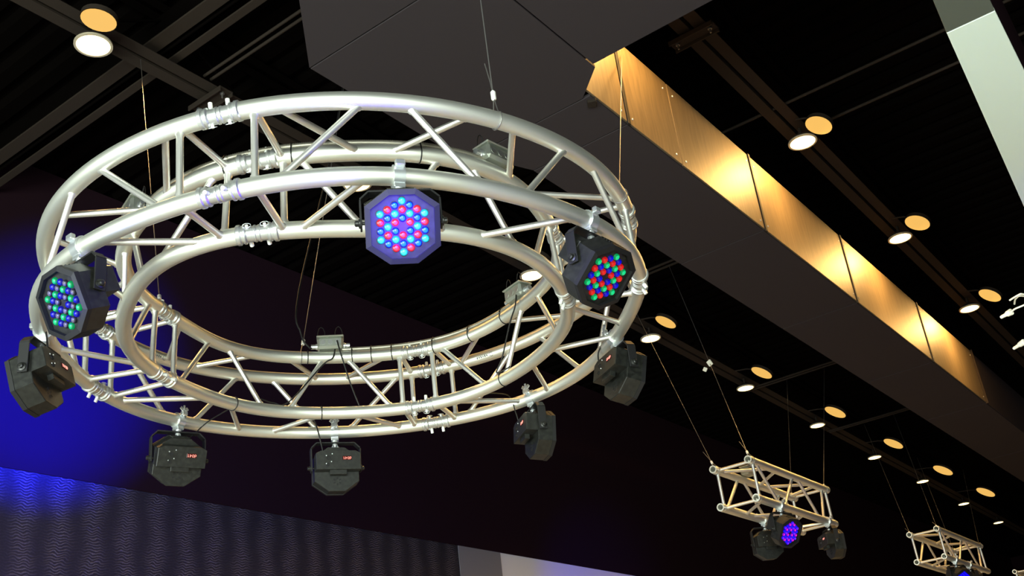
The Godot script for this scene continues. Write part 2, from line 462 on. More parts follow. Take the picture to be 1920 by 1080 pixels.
# facing: direction the lenses look; at: centre of the pipe the clamp grips; along: direction of that pipe
func build_can(label: String, at: Vector3, along: Vector3, facing: Vector3, drop: float, colours: Array, group := "black LED stage lights hanging round the ring") -> Node3D:
	if can_mesh.is_empty(): can_shapes()
	var turn := atan2(facing.x, facing.z)
	var t := thing("stage_light", label, "stage light", at, turn, group)
	var tilt := -asin(clampf(facing.normalized().y, -1, 1))
	var piv := Transform3D(Basis(Vector3.RIGHT, tilt), Vector3(0, -drop, 0))
	var bodyx := piv * Transform3D(Basis.IDENTITY, Vector3(0, -0.008, 0))
	var body := part("housing", can_mesh.body.mesh(M.black) if not can_mesh.body is Mesh else can_mesh.body, t, bodyx)
	var fins := Mb.new()
	for k in 5:
		fins.box(Vector3(0.066, 0.003, 0.004), Transform3D(Basis.IDENTITY, Vector3(0, 0.0925, -0.008 + k * 0.011)), 0.0005)
	part("cooling_fins", fins.mesh(M.black), body)
	part("bezel", can_mesh.bezel.mesh(M.yoke), body)
	var rear := part("control_box", can_mesh.rear.mesh(M.black), t, bodyx)
	part("display", Mb.new().box(Vector3(0.036, 0.016, 0.003), Transform3D(Basis.IDENTITY, Vector3(-0.034, 0.034, -0.0665)), 0.0005).mesh(mat(Color(0.25, 0.01, 0.01), 0.2)), rear)
	var txt := TextMesh.new()
	txt.text = "d041"; txt.font_size = 16; txt.pixel_size = 0.0009; txt.depth = 0.0008
	var sf := SystemFont.new(); sf.font_names = PackedStringArray(["Droid Sans Mono"]); txt.font = sf
	txt.material = M.digit
	part("display_digits", txt, rear, Transform3D(Basis(Vector3.UP, PI) * Basis(Vector3(0, 0, 1), PI), Vector3(-0.034, 0.034, -0.0685)))
	for p in [[0.05, 0.045], [0.05, 0.012], [0.026, 0.052], [0.03, 0.02]]:
		part("screw", Mb.new().lathe([Vector2(0.0028, 0), Vector2(0.0022, 0.0018), Vector2(0, 0.0022)], Transform3D(Basis(Vector3.RIGHT, -PI / 2), Vector3(p[0], p[1], -0.0655)), 8).mesh(M.zinc), rear)
	for p in [[0.042, 0.036, 0.009], [0.044, 0.008, 0.007]]:
		part("socket", Mb.new().lathe([Vector2(p[2], 0), Vector2(p[2], 0.003), Vector2(p[2] * 0.7, 0.003), Vector2(p[2] * 0.7, 0.001), Vector2(0, 0.001)], Transform3D(Basis(Vector3.RIGHT, -PI / 2), Vector3(p[0], p[1], -0.066)), 12).mesh(M.dark), rear)
	for k in 6:
		var a := TAU * k / 6.0
		part("vent_hole", Mb.new().box(Vector3(0.006, 0.009, 0.002), Transform3D(Basis(Vector3(0, 0, 1), a), Vector3(0.0, -0.05, -0.0182) + Vector3(-sin(a), cos(a), 0) * 0.013), 0.0).mesh(M.dark), body)
	# 36 lenses on a hexagonal grid, three colours in turn
	if colours.size() == 3:
		var pitch := 0.0212
		for q in range(-3, 4):
			for r in range(-3, 4):
				if absi(q + r) > 3 or (q == 0 and r == 0): continue
				var kind: String = colours[posmod(q - r, 3)]
				var p := Vector3(pitch * sqrt(3.0) * 0.5 * q, pitch * (r + q * 0.5), 0.048)
				part("led", led_mesh(kind), body, Transform3D(Basis.IDENTITY, p))
	# yoke, knobs and pipe clamp
	var arm := drop - 0.05
	var yk := part("yoke", yoke_mesh(arm).mesh(M.yoke), t, Transform3D(Basis.IDENTITY, Vector3(0, -drop, 0)))
	for s in [-1.0, 1.0]:
		part("knob", Mb.new().lathe([Vector2(0.004, -0.012), Vector2(0.004, 0), Vector2(0.013, 0), Vector2(0.013, 0.003), Vector2(0.008, 0.005), Vector2(0.008, 0.012), Vector2(0.005, 0.014), Vector2(0, 0.014)], Transform3D(Basis(Vector3(0, 0, 1), -s * PI / 2), Vector3(s * 0.1035, 0, 0)), 12).mesh(M.black), yk)
	var local := Basis(Vector3.UP, -turn) * along
	var cx := Vector3(local.x, 0, local.z).normalized()
	var cb := Basis(cx, Vector3.UP, cx.cross(Vector3.UP))
	var cl := Mb.new()
	var ringx := Transform3D(Basis(cb.y, cb.x, -cb.z), Vector3.ZERO)
	cl.lathe([Vector2(0.0252, -0.015), Vector2(0.0305, -0.015), Vector2(0.0305, 0.015), Vector2(0.0252, 0.015), Vector2(0.0252, -0.015)], ringx, 20)
	cl.box(Vector3(0.03, 0.012, 0.034), Transform3D(cb, Vector3(0, -0.033, 0)), 0.002)
	cl.box(Vector3(0.026, 0.018, 0.016), Transform3D(cb, cb * Vector3(0, 0.02, 0.034)), 0.003)
	cl.box(Vector3(0.026, 0.018, 0.016), Transform3D(cb, cb * Vector3(0, 0.02, -0.034)), 0.003)
	var clamp := part("pipe_clamp", cl.mesh(M.zinc), t)
	part("bolt", Mb.new().lathe([Vector2(0, -0.085), Vector2(0.005, -0.085), Vector2(0.005, -0.06), Vector2(0.011, -0.06), Vector2(0.011, -0.053), Vector2(0.005, -0.053), Vector2(0.005, -0.047), Vector2(0.012, -0.047), Vector2(0.012, -0.039), Vector2(0.006, -0.039), Vector2(0, -0.03)], Transform3D.IDENTITY, 10).mesh(M.zinc), clamp)
	var wing := Mb.new()
	for s in [-1.0, 1.0]:
		wing.box(Vector3(0.018, 0.016, 0.004), Transform3D(Basis(Vector3(0, 0, 1), -s * 0.6), Vector3(s * 0.012, -0.071, 0)), 0.0015)
	part("wing_nut", wing.mesh(M.zinc), clamp)
	var top := Mb.new().lathe([Vector2(0.0045, 0.0), Vector2(0.0045, 0.052), Vector2(0, 0.054)], Transform3D(cb, cb * Vector3(0, 0.0, 0.034)), 8)
	for s in [-1.0, 1.0]:
		top.box(Vector3(0.016, 0.014, 0.004), Transform3D(cb * Basis(Vector3(0, 0, 1), s * 0.7), cb * Vector3(s * 0.011, 0.038, 0.034)), 0.0015)
	part("swing_bolt", top.mesh(M.zinc), clamp)
	return t

func face_light(t: Node3D, drop: float, facing: Vector3, c: Color, energy: float) -> void:
	var l := OmniLight3D.new()
	l.name = "stage_light_glow"
	l.light_color = c; l.light_energy = energy; l.omni_range = 20.0; l.omni_attenuation = 2.0; l.light_size = 0.05; l.shadow_enabled = true
	add_child(l, true)
	l.position = t.position + Vector3(0, -drop - 0.008, 0) + facing.normalized() * 0.13

func can_light(t: Node3D, called: String, drop: float, facing: Vector3, c: Color, energy: float, angle: float, blend := 1.0) -> void:
	var l := SpotLight3D.new()
	l.name = called
	l.light_color = c; l.light_energy = energy; l.spot_angle = angle; l.spot_angle_attenuation = blend
	l.spot_range = 30.0; l.spot_attenuation = 2.0; l.light_size = 0.06; l.shadow_enabled = true
	add_child(l, true)
	var p := t.position + Vector3(0, -drop - 0.008, 0) + facing.normalized() * 0.075
	l.look_at_from_position(p, p + facing, Vector3.UP if absf(facing.y) < 0.95 else Vector3.RIGHT)

# ------------------------------------------------------------------ cables
func smooth_path(p: Array, per := 6) -> Array:
	var o := []
	for i in p.size() - 1:
		var a: Vector3 = p[maxi(i - 1, 0)]; var b: Vector3 = p[i]; var c: Vector3 = p[i + 1]; var d: Vector3 = p[mini(i + 2, p.size() - 1)]
		for k in per: o.append(b.cubic_interpolate(c, a, d, float(k) / per))
	o.append(p[-1])
	return o

func cord(called: String, label: String, pts: Array, r: float, m: Material, group := "", category := "cable") -> Node3D:
	var t := thing(called, label, category, pts[pts.size() - 1], 0.0, group)
	wpart("cord", Mb.new().tube(smooth_path(pts), r, 7), m, t)
	return t

# wire rope: rope, ferrule and the loop round the pipe it carries
func wire_rope(label: String, top: Vector3, hold: Vector3, pipe: Vector3, group: String, tail := true, r := 0.002) -> void:
	var d := (top - hold).normalized()
	var fer := hold + d * 0.085
	var t := thing("wire_rope", label, "wire rope", hold, 0.0, group)
	wpart("rope", Mb.new().tube([top, fer.lerp(top, 0.5), fer], r, 6), M.steel, t)
	var fx := Basis(Quaternion(Vector3.UP, d))
	wpart("ferrule", Mb.new().lathe([Vector2(0.003, -0.018), Vector2(0.0075, -0.012), Vector2(0.0075, 0.012), Vector2(0.003, 0.018)], Transform3D(fx, fer), 10), M.cap, t)
	var u := pipe.normalized(); var side := u.cross(Vector3.UP).normalized()
	var lp := [fer]
	for i in range(-3, 4):
		var a := PI * 0.5 + float(i + 3) / 6.0 * PI
		lp.append(hold + side * 0.028 * sin(a - PI * 0.5 + PI * 0.5 + PI) * 1.0 + Vector3.UP * (0.028 * cos(a) ))
	# a full loop: down one side, under the pipe and up the other
	lp = [fer]
	for i in 9:
		var a := lerpf(0.45, TAU - 0.45, i / 8.0)
		lp.append(hold + side * 0.0278 * sin(a) + Vector3.UP * 0.0278 * cos(a))
	lp.append(fer)
	wpart("loop", Mb.new().tube(smooth_path(lp, 3), r * 0.9, 6), M.steel, t)
	if tail:
		wpart("tail", Mb.new().tube([fer, fer + d * 0.05 + side * 0.006, fer + d * 0.13 + side * 0.022], r * 0.9, 6), M.steel, t)

func tie(ch: int, deg: float, where: String, extra := 0.0) -> void:
	var p := ring_pt(ch, deg); var t := ring_tan(ch, deg); var s := t.cross(Vector3.UP).normalized()
	var lp := []
	for i in 14:
		var a := TAU * i / 14.0
		var r := 0.0262 + maxf(0, cos(a)) * extra
		lp.append(p + s * 0.0262 * sin(a) + Vector3.UP * r * cos(a))
	var n := thing("cable_tie", "thin black cable tie " + where, "cable tie", p, 0.0, "black cable ties round the ring truss pipes")
	wpart("strap", Mb.new().tube(lp, 0.0021, 5, false, true), M.cable, n)
	wpart("tie_head", Mb.new().box(Vector3(0.006, 0.006, 0.006), Transform3D(Basis.IDENTITY, lp[2]), 0.001), M.cable, n)

# ------------------------------------------------------------------ boxes on the ring
func junction_box(ch: int, deg: float, label: String, out := false) -> Node3D:
	var p := ring_pt(ch, deg); var tn := ring_tan(ch, deg)
	var t := thing("junction_box", label, "junction box", p + Vector3(0, 0.03, 0), atan2(-tn.z, tn.x), "metal outlet boxes on top of the ring")
	var b := part("box", Mb.new().box(Vector3(0.105, 0.05, 0.062), Transform3D(Basis.IDENTITY, Vector3(0, 0.026, 0)), 0.009).mesh(M.galv), t)
	part("cover", Mb.new().box(Vector3(0.11, 0.007, 0.068), Transform3D(Basis.IDENTITY, Vector3(0, 0.054, 0)), 0.003).mesh(M.galv), t)
	for s in [-1.0, 1.0]:
		for k in [-0.03, 0.0, 0.03]:
			part("knockout", Mb.new().lathe([Vector2(0.0105, 0), Vector2(0.0105, 0.0012), Vector2(0, 0.0012)], Transform3D(Basis(Vector3.RIGHT, s * PI / 2), Vector3(k, 0.026, s * 0.0308)), 14).mesh(M.cast), b)
		part("connector", Mb.new().lathe([Vector2(0.013, -0.004), Vector2(0.013, 0.006), Vector2(0.010, 0.008), Vector2(0.010, 0.026), Vector2(0, 0.026)], Transform3D(Basis(Vector3(0, 0, 1), -s * PI / 2), Vector3(s * 0.052, 0.02, 0)), 12).mesh(M.zinc), t)
		var lp := []
		for i in 7:
			var a := PI * i / 6.0
			lp.append(Vector3(s * 0.035 + 0.016 * cos(a) * s, 0.057 + 0.045 * sin(a) - (0.02 if i == 6 else 0.0), 0.012))
		part("wire", Mb.new().tube(lp, 0.0018, 5).mesh(M.cable), t)
	return t

# ------------------------------------------------------------------ lamps
func downlight(x: float, z: float, label: String, cone := 89.0) -> void:
	var t := thing("downlight", label, "downlight", w(x, H_LAMP, z), 0.0, "round warm downlights in rows under the roof")
	part("can", Mb.new().lathe([Vector2(0.098, 0.004), Vector2(0.096, 0.022), Vector2(0.05, 0.05), Vector2(0, 0.06)], Transform3D.IDENTITY, 24).mesh(M.joist), t)
	part("trim_ring", Mb.new().lathe([Vector2(0.089, 0.003), Vector2(0.089, -0.003), Vector2(0.102, -0.002), Vector2(0.102, 0.008), Vector2(0.09, 0.008)], Transform3D.IDENTITY, 28).mesh(M.trim), t)
	part("lens", Mb.new().lathe([Vector2(0.0, 0.0), Vector2(0.089, 0.0), Vector2(0.089, 0.004), Vector2(0, 0.004)], Transform3D.IDENTITY, 28).mesh(M.lens), t)
	part("hanger", Mb.new().tube([Vector3(0, 0.05, 0), Vector3(0, 0.13, 0)], 0.012, 8).mesh(M.joist), t)
	var l := SpotLight3D.new()
	l.name = "downlight_beam"
	l.light_color = Color(1.0, 0.76, 0.43); l.light_energy = 3.4; l.spot_angle = cone; l.spot_angle_attenuation = 0.1 if cone > 80.0 else 0.5
	l.spot_range = 40.0; l.spot_attenuation = 2.0; l.light_size = 0.08; l.shadow_enabled = true
	add_child(l, true)
	l.position = w(x, H_LAMP - 0.02, z); l.rotation.x = -PI / 2

func companion(x: float, y: float, z: float, n: Vector3, r: float, label: String, jx: float) -> void:  # added glowing disc in place of an oval patch of light
	var t := thing("light_patch_disc", label, "light patch disc", w(x, y, z), 0.0, "added discs for the oval light patches beside the downlights")
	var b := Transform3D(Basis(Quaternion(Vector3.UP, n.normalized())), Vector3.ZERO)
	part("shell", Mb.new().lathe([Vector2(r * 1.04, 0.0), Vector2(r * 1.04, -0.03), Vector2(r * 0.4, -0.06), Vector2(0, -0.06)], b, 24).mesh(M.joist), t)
	part("lens", Mb.new().lathe([Vector2(r, 0.001), Vector2(0, 0.001)], b, 24).mesh(M.spot), t)  # glowing face of the added disc
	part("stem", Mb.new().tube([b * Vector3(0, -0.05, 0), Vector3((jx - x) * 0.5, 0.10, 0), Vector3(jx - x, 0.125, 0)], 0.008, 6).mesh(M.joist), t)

# ------------------------------------------------------------------ roof steel
func joist(x: float, label: String, z0: float, z1: float, skew := 0.0) -> void:
	var t := thing("roof_joist", label, "joist", w(x, 4.12, z0), skew, "open web steel joists carrying the downlights")
	var mid := (z1 - z0) * 0.5
	for s in [-1.0, 1.0]:
		part("bottom_angle", Mb.new().box(Vector3(0.078, 0.006, absf(z1 - z0)), Transform3D(Basis.IDENTITY, Vector3(s * 0.051, 0, mid)), 0.001).box(Vector3(0.006, 0.05, absf(z1 - z0)), Transform3D(Basis.IDENTITY, Vector3(s * 0.015, 0.025, mid)), 0.001).mesh(M.joist), t)
		part("top_angle", Mb.new().box(Vector3(0.058, 0.006, absf(z1 - z0)), Transform3D(Basis.IDENTITY, Vector3(s * 0.047, 0.40, mid)), 0.001).mesh(M.deck), t)  # same steel as the bottom angles, its shade put into the darker colour
	var m := int(absf(z1 - z0) / 0.6)
	for i in m:
		var a := -0.6 * i; var up := i % 2 == 0
		part("web_rod", Mb.new().tube([Vector3(0, 0.03 if up else 0.39, a), Vector3(0, 0.39 if up else 0.03, a - 0.6)], 0.009, 6).mesh(M.deck), t)

# ------------------------------------------------------------------ scene
func _ready() -> void:
	var cam := Camera3D.new()
	cam.name = "camera"
	add_child(cam)
	cam.position = Vector3(0, EYE, 0)
	cam.rotation = Vector3(0.44785, 0.58972, -0.12482)
	cam.fov = rad_to_deg(2.0 * atan(540.0 / 2019.3))
	cam.near = 0.05; cam.far = 100.0
	cam.current = true
	var env := Environment.new()
	env.background_mode = Environment.BG_COLOR
	env.background_color = Color(0, 0, 0)
	env.tonemap_mode = Environment.TONE_MAPPER_LINEAR
	env.tonemap_exposure = 1.0
	env.sdfgi_enabled = true; env.ssao_enabled = true; env.ssil_enabled = true
	var we := WorldEnvironment.new()
	we.name = "world_environment"; we.environment = env
	add_child(we)
	make_materials()
	add_fill_panels()
	room()
	duct()
	roof()
	build_ring()
	ring_cans()
	straights()
	ring_rigging()
	details()

# unseen cool fill panels, added behind the camera to brighten the ring
func add_fill_panels() -> void:
	for p in [[Vector3(2.6, 1.7, 3.6), Vector3(-1.0, 0.28, -1.15), Vector2(3.0, 2.2), 68.0, "right of"], [Vector3(-3.4, 1.6, 4.2), Vector3(0.12, 0.30, -1.0), Vector2(3.0, 2.2), 57.0, "left of"]]:
		var at: Vector3 = p[0]; var d: Vector3 = p[1].normalized(); var sz: Vector2 = p[2]
		var t := thing("fill_panel", "added cool white fill panel behind and %s the viewer" % p[4], "fill panel", at, 0.0, "added cool fill panels")
		var bs := Basis.looking_at(d, Vector3.UP)
		part("fill_panel_face", Mb.new().box(Vector3(sz.x, sz.y, 0.06), Transform3D(bs, Vector3.ZERO), 0.01).mesh(M.panel), t)
		part("stand", Mb.new().tube([Vector3(0, -at.y, 0), Vector3(0, -0.9, 0)], 0.03, 8).mesh(M.dark), t)
		var l := AreaLight3D.new()
		l.name = "fill_panel_beam"
		l.area_size = sz; l.light_color = Color(0.95, 1.0, 0.96); l.light_energy = p[3]
		l.area_range = 40.0; l.area_attenuation = 2.0; l.shadow_enabled = true
		add_child(l, true)
		l.transform = Transform3D(bs, at + d * 0.045)

func slab(size: Vector3) -> Mb:
	return Mb.new().box(size)

func room() -> void:
	struct("floor", slab(Vector3(14, 0.2, 42)).mesh(M.floor), Vector3(-1.0, -0.1, -12))
	var top := H_DECK + EYE
	struct("wall_left", slab(Vector3(0.2, top - WALL_H - EYE, 40)).mesh(M.wall_dark), Vector3(WALL_X - 0.1, (top + WALL_H + EYE) * 0.5, -12))
	struct("wall_right", slab(Vector3(0.2, top, 40)).mesh(M.wall_dark), Vector3(5.3, top * 0.5, -12))
	struct("wall_back", slab(Vector3(14, top, 0.2)).mesh(M.white), Vector3(-0.6, top * 0.5, 8.1))
	struct("wall_front", slab(Vector3(14, top, 0.2)).mesh(M.wall_dark), Vector3(-0.6, top * 0.5, -31.9))
	# lower left wall: hide wallpaper, then a pale pilaster strip and a white wall
	var hh := WALL_H + EYE
	var hide := hide_images()
	var hm := mat(Color(1, 1, 1), 0.45)
	hm.albedo_texture = hide[0]
	hm.heightmap_enabled = true; hm.heightmap_texture = hide[1]; hm.heightmap_scale = 0.25
	var mb := Mb.new()
	var x := WALL_X - 0.015
	var z0 := -8.06; var z1 := 8.0
	var q := [Vector3(x, 0, z1), Vector3(x, 0, z0), Vector3(x, hh, z0), Vector3(x, hh, z1)]
	mb.flat(q[0], q[1], q[2], q[3], Vector3.RIGHT)
	for v in mb.v: mb.uv.append(Vector2(v.z / 0.75, -v.y / 0.75))
	struct("wall_left_lower", mb.mesh(hm), Vector3.ZERO)
	struct("wall_left_backing", slab(Vector3(0.16, hh, 16.06)).mesh(M.wall_dark), Vector3(x - 0.082, hh * 0.5, (z0 + z1) * 0.5))
	struct("wall_left_pilaster", slab(Vector3(0.2, hh, 0.66)).mesh(M.grey), Vector3(WALL_X - 0.11, hh * 0.5, z0 - 0.33))
	struct("wall_left_white", slab(Vector3(0.2, hh, 24.0 - 0.72)).mesh(M.white), Vector3(WALL_X - 0.115, hh * 0.5, z0 - 0.66 - 11.64))

func duct_panel(t: Node3D, called: String, poly: Array, m: Material, y0: float, y1: float) -> void:
	# outline in world x, z; a sheet from y0 to y1
	var p := []
	for a in poly: p.append(Vector2(a[0], -a[1]))
	var x := Transform3D(Basis(Vector3.RIGHT, Vector3(0, 0, -1), Vector3.UP), Vector3.ZERO)
	wpart(called, Mb.new().prism(p, y0 + EYE, y1 + EYE, x, 0.002), m, t)

func duct() -> void:
	var t := thing("air_duct", "long black boxed air duct under the roof, its right side lit golden", "air duct", w(-2.5, H_DUCT, -12.0))
	var g := 0.004
	var h := H_DUCT
	# underside sheets of the wide plenum at the near end
	duct_panel(t, "underside_panel", [[-3.01, -3.0 - g], [-2.005 - g, -3.0 - g], [-2.005 - g, -4.0], [-2.2, -4.18 + g], [-2.94, -4.18 + g], [-3.01, -4.12]], M.duct, h, h + 0.02)
	duct_panel(t, "underside_panel", [[-3.01, -3.0 + g], [-2.005 - g, -3.0 + g], [-2.005 - g, -1.85]], M.duct, h, h + 0.02)
	duct_panel(t, "underside_panel", [[-2.005 + g, -3.97], [0.6, -3.97], [0.6, -1.85], [-2.005 + g, -1.85]], M.duct, h, h + 0.02)
	# the run itself
	duct_panel(t, "underside_panel", [[-2.94, -4.18 - g], [-2.16, -4.18 - g], [-2.16, -4.56 + g], [-2.80, -4.56 + g]], M.duct, h, h + 0.02)
	var zs := [-4.56, -6.34, -8.1, -10.09, -11.95, -14.5, -17.5, -21.0, -25.0, -30.0]
	for i in zs.size() - 1:
		duct_panel(t, "underside_panel", [[-2.80, zs[i] - g], [-2.16, zs[i] - g], [-2.16, zs[i + 1] + g], [-2.80, zs[i + 1] + g]], M.duct, h, h + 0.02)
	# core that closes the seams
	wpart("core", Mb.new().box(Vector3(0.59, 0.56, 25.6), Transform3D(Basis.IDENTITY, w(-2.485, h + 0.302, -17.2)), 0.0).box(Vector3(0.62, 0.52, 0.5), Transform3D(Basis.IDENTITY, w(-2.52, h + 0.302, -4.45)), 0.0), M.seam, t)
	duct_panel(t, "plenum_core", [[-2.98, -3.02], [-1.98, -1.9], [0.55, -1.9], [0.55, -3.93], [-2.2, -3.93], [-2.2, -4.15], [-2.93, -4.15], [-2.98, -4.1]], M.seam, h + 0.022, h + 0.6)
	# right side sheets, lit by the row of downlights beside them
	var ss := [-4.0, -4.56, -5.19, -6.36, -8.1, -10.09, -11.95]
	for i in ss.size() - 1:
		var a: float = ss[i]; var b: float = ss[i + 1]
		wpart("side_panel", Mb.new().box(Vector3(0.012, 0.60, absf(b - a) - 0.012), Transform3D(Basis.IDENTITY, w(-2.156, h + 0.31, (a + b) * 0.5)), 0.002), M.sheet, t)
		for k in [0.06, 0.54]:
			for e in [a - 0.06, b + 0.06]:
				wpart("screw", Mb.new().lathe([Vector2(0.008, 0), Vector2(0.006, 0.004), Vector2(0, 0.005)], Transform3D(Basis(Vector3(0, 0, 1), -PI / 2), w(-2.15, h + k, e)), 8), M.zinc, t)
	for z in [-4.56, -6.36, -8.1, -10.09]:
		wpart("strap", Mb.new().box(Vector3(0.014, 0.62, 0.03), Transform3D(Basis.IDENTITY, w(-2.148, h + 0.305, z)), 0.002), M.dark, t)
	wpart("end_flange", Mb.new().box(Vector3(0.03, 0.62, 0.02), Transform3D(Basis.IDENTITY, w(-2.146, h + 0.31, -11.97)), 0.002), M.joist, t)
	wpart("side_panel", Mb.new().box(Vector3(0.012, 0.60, 18.0), Transform3D(Basis.IDENTITY, w(-2.162, h + 0.31, -21.0)), 0.002), M.duct, t)
	wpart("side_panel", Mb.new().box(Vector3(0.012, 0.60, 25.4), Transform3D(Basis.IDENTITY, w(-2.794, h + 0.31, -17.3)), 0.002), M.duct, t)
	wpart("corner_bracket", Mb.new().box(Vector3(0.05, 0.03, 0.06), Transform3D(Basis(Vector3.UP, 0.5), w(-2.185, h + 0.0, -4.24)), 0.004), M.joist, t)

const LEFT_ROW := [[-4.324, -2.668], [-4.35, -4.748], [-4.378, -6.862], [-4.41, -8.919], [-4.435, -11.128], [-4.455, -13.317], [-4.522, -15.651], [-4.529, -17.927], [-4.582, -20.469], [-4.63, -23.072]]
const RIGHT_ROW := [[-1.83, -4.54], [-1.837, -6.655], [-1.835, -8.769], [-1.85, -10.956]]
const NTH := ["first", "second", "third", "fourth", "fifth", "sixth", "seventh", "eighth", "ninth", "tenth"]

func roof() -> void:
	# corrugated steel deck
	var mb := Mb.new()
	var z := 8.0
	var y := H_DECK
	var x0 := WALL_X - 0.2; var x1 := 5.4
	while z > -32.0:
		var p := [[0.0, 0.0], [0.09, 0.0], [0.115, 0.05], [0.175, 0.05], [0.20, 0.0]]
		for i in 4:
			mb.flat(w(x0, y + p[i][1], z - p[i][0]), w(x1, y + p[i][1], z - p[i][0]), w(x1, y + p[i + 1][1], z - p[i + 1][0]), w(x0, y + p[i + 1][1], z - p[i + 1][0]), Vector3.DOWN)
		z -= 0.20
	mb.box(Vector3(12.4, 0.2, 41), Transform3D(Basis.IDENTITY, w(-0.55, y + 0.18, -12)))
	struct("ceiling", mb.mesh(M.deck), Vector3.ZERO)
	joist(-4.21, "dark steel joist above the long left row of downlights", 7.0, -30.0, 0.0147)
	joist(-1.87, "dark steel joist right of the golden duct side", 7.0, -30.0)
	# cross members at the upper left
	var c := thing("cross_girder", "dark steel girder crossing the roof at upper left behind the nearest downlight", "girder", w(-4.4, 4.2, -3.1))
	wpart("flange", Mb.new().box(Vector3(3.6, 0.012, 0.09), Transform3D(Basis.IDENTITY, w(-4.6, 4.2, -3.04)), 0.002), M.joist, c)
	wpart("flange", Mb.new().box(Vector3(3.6, 0.012, 0.055), Transform3D(Basis.IDENTITY, w(-4.6, 4.2, -3.20)), 0.002), M.joist, c)
	wpart("web_plate", Mb.new().box(Vector3(3.6, 0.30, 0.012), Transform3D(Basis.IDENTITY, w(-4.6, 4.35, -3.12)), 0.002), M.deck, c)
	var pr := thing("conduit_pair", "two thin parallel conduits crossing the roof left of the duct plenum", "conduit", w(-3.9, 4.15, -3.42))
	for k in [-0.025, 0.025]:
		wpart("pipe", Mb.new().tube([w(-4.3, 4.17, -3.42 + k), w(-2.6, 4.17, -3.42 + k)], 0.010, 8), M.joist, pr)
	for b in [[-4.37, -3.50, "dark slotted plate across the left joist behind the ring"], [-1.88, -5.12, "dark slotted plate and clamps across the right joist near the plenum"]]:
		var bp := thing("joist_plate", b[2], "bracket", w(b[0], 4.085, b[1]), 0.0, "plates bolted across the joists")
		part("plate", Mb.new().box(Vector3(0.30, 0.012, 0.09), Transform3D.IDENTITY, 0.003).mesh(M.joist), bp)
		for s in [-1.0, 1.0]:
			part("lip", Mb.new().box(Vector3(0.30, 0.035, 0.01), Transform3D(Basis.IDENTITY, Vector3(0, -0.012, s * 0.045)), 0.002).mesh(M.joist), bp)
			part("bolt", Mb.new().lathe([Vector2(0.014, 0.0), Vector2(0.014, -0.012), Vector2(0.006, -0.012), Vector2(0.006, -0.04), Vector2(0, -0.04)], Transform3D(Basis.IDENTITY, Vector3(s * 0.11, -0.004, 0)), 8).mesh(M.steel), bp)
	for b in [[-6.32, -2.3, -0.2, "nearer"], [-6.75, -1.9, 1.0, "farther"]]:
		var br := thing("bridging_rod", "thin steel bridging rod across the dark roof, %s of the two beside the white bulkhead" % b[3], "rod", w((b[1] + b[2]) * 0.5, 4.14, b[0]), 0.0, "bridging rods under the deck")
		wpart("rod", Mb.new().tube([w(b[1], 4.14, b[0]), w(b[2], 4.14, b[0])], 0.011, 6), M.joist, br)
	for b in [[-7.65, "nearest of three"], [-11.3, "second of three"], [-13.83, "farthest of three"]]:
		var hr := thing("hanging_rail", "thin rail from left joist to duct, %s" % b[1], "rail", w(-3.6, 4.02, b[0]), 0.0, "thin rails the wire ropes hang from")
		for k in [-0.035, 0.035]:
			wpart("pipe", Mb.new().tube([w(-4.5, 4.03, b[0] + k), w(-2.75, 4.03, b[0] + k)], 0.011, 6), M.joist, hr)
	for i in LEFT_ROW.size():
		var p: Array = LEFT_ROW[i]
		downlight(p[0], p[1], "glowing round downlight, %s from the viewer in the long left row" % NTH[i], 54.0)
	for i in RIGHT_ROW.size():
		var p: Array = RIGHT_ROW[i]
		downlight(p[0], p[1], "glowing round downlight beside the golden duct side, %s from the viewer" % NTH[i] if i > 0 else "round downlight tucked behind the duct plenum, above the golden panels")
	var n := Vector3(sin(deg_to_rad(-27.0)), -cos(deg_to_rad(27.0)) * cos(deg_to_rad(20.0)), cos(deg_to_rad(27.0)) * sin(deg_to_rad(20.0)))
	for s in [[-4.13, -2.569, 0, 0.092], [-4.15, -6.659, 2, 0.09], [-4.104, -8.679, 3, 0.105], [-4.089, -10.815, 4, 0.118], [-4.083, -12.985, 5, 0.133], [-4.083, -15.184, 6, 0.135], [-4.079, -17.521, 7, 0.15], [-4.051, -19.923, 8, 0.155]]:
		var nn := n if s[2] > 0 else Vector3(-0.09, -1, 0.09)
		companion(s[0], 4.0, s[1], nn, s[3], "added light patch disc just right of the %s downlight in the left row" % NTH[s[2]], -4.21 - 0.0147 * (7.0 - s[1]) + 0.05)
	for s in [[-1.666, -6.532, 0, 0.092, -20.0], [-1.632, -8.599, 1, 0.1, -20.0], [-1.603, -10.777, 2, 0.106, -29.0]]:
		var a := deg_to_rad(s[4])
		companion(s[0], 4.0, s[1], Vector3(sin(a), -cos(a) * cos(deg_to_rad(20.0)), cos(a) * sin(deg_to_rad(20.0))), s[3], "added light patch disc just right of the %s downlight beside the duct" % NTH[s[2] + 1], -1.82)

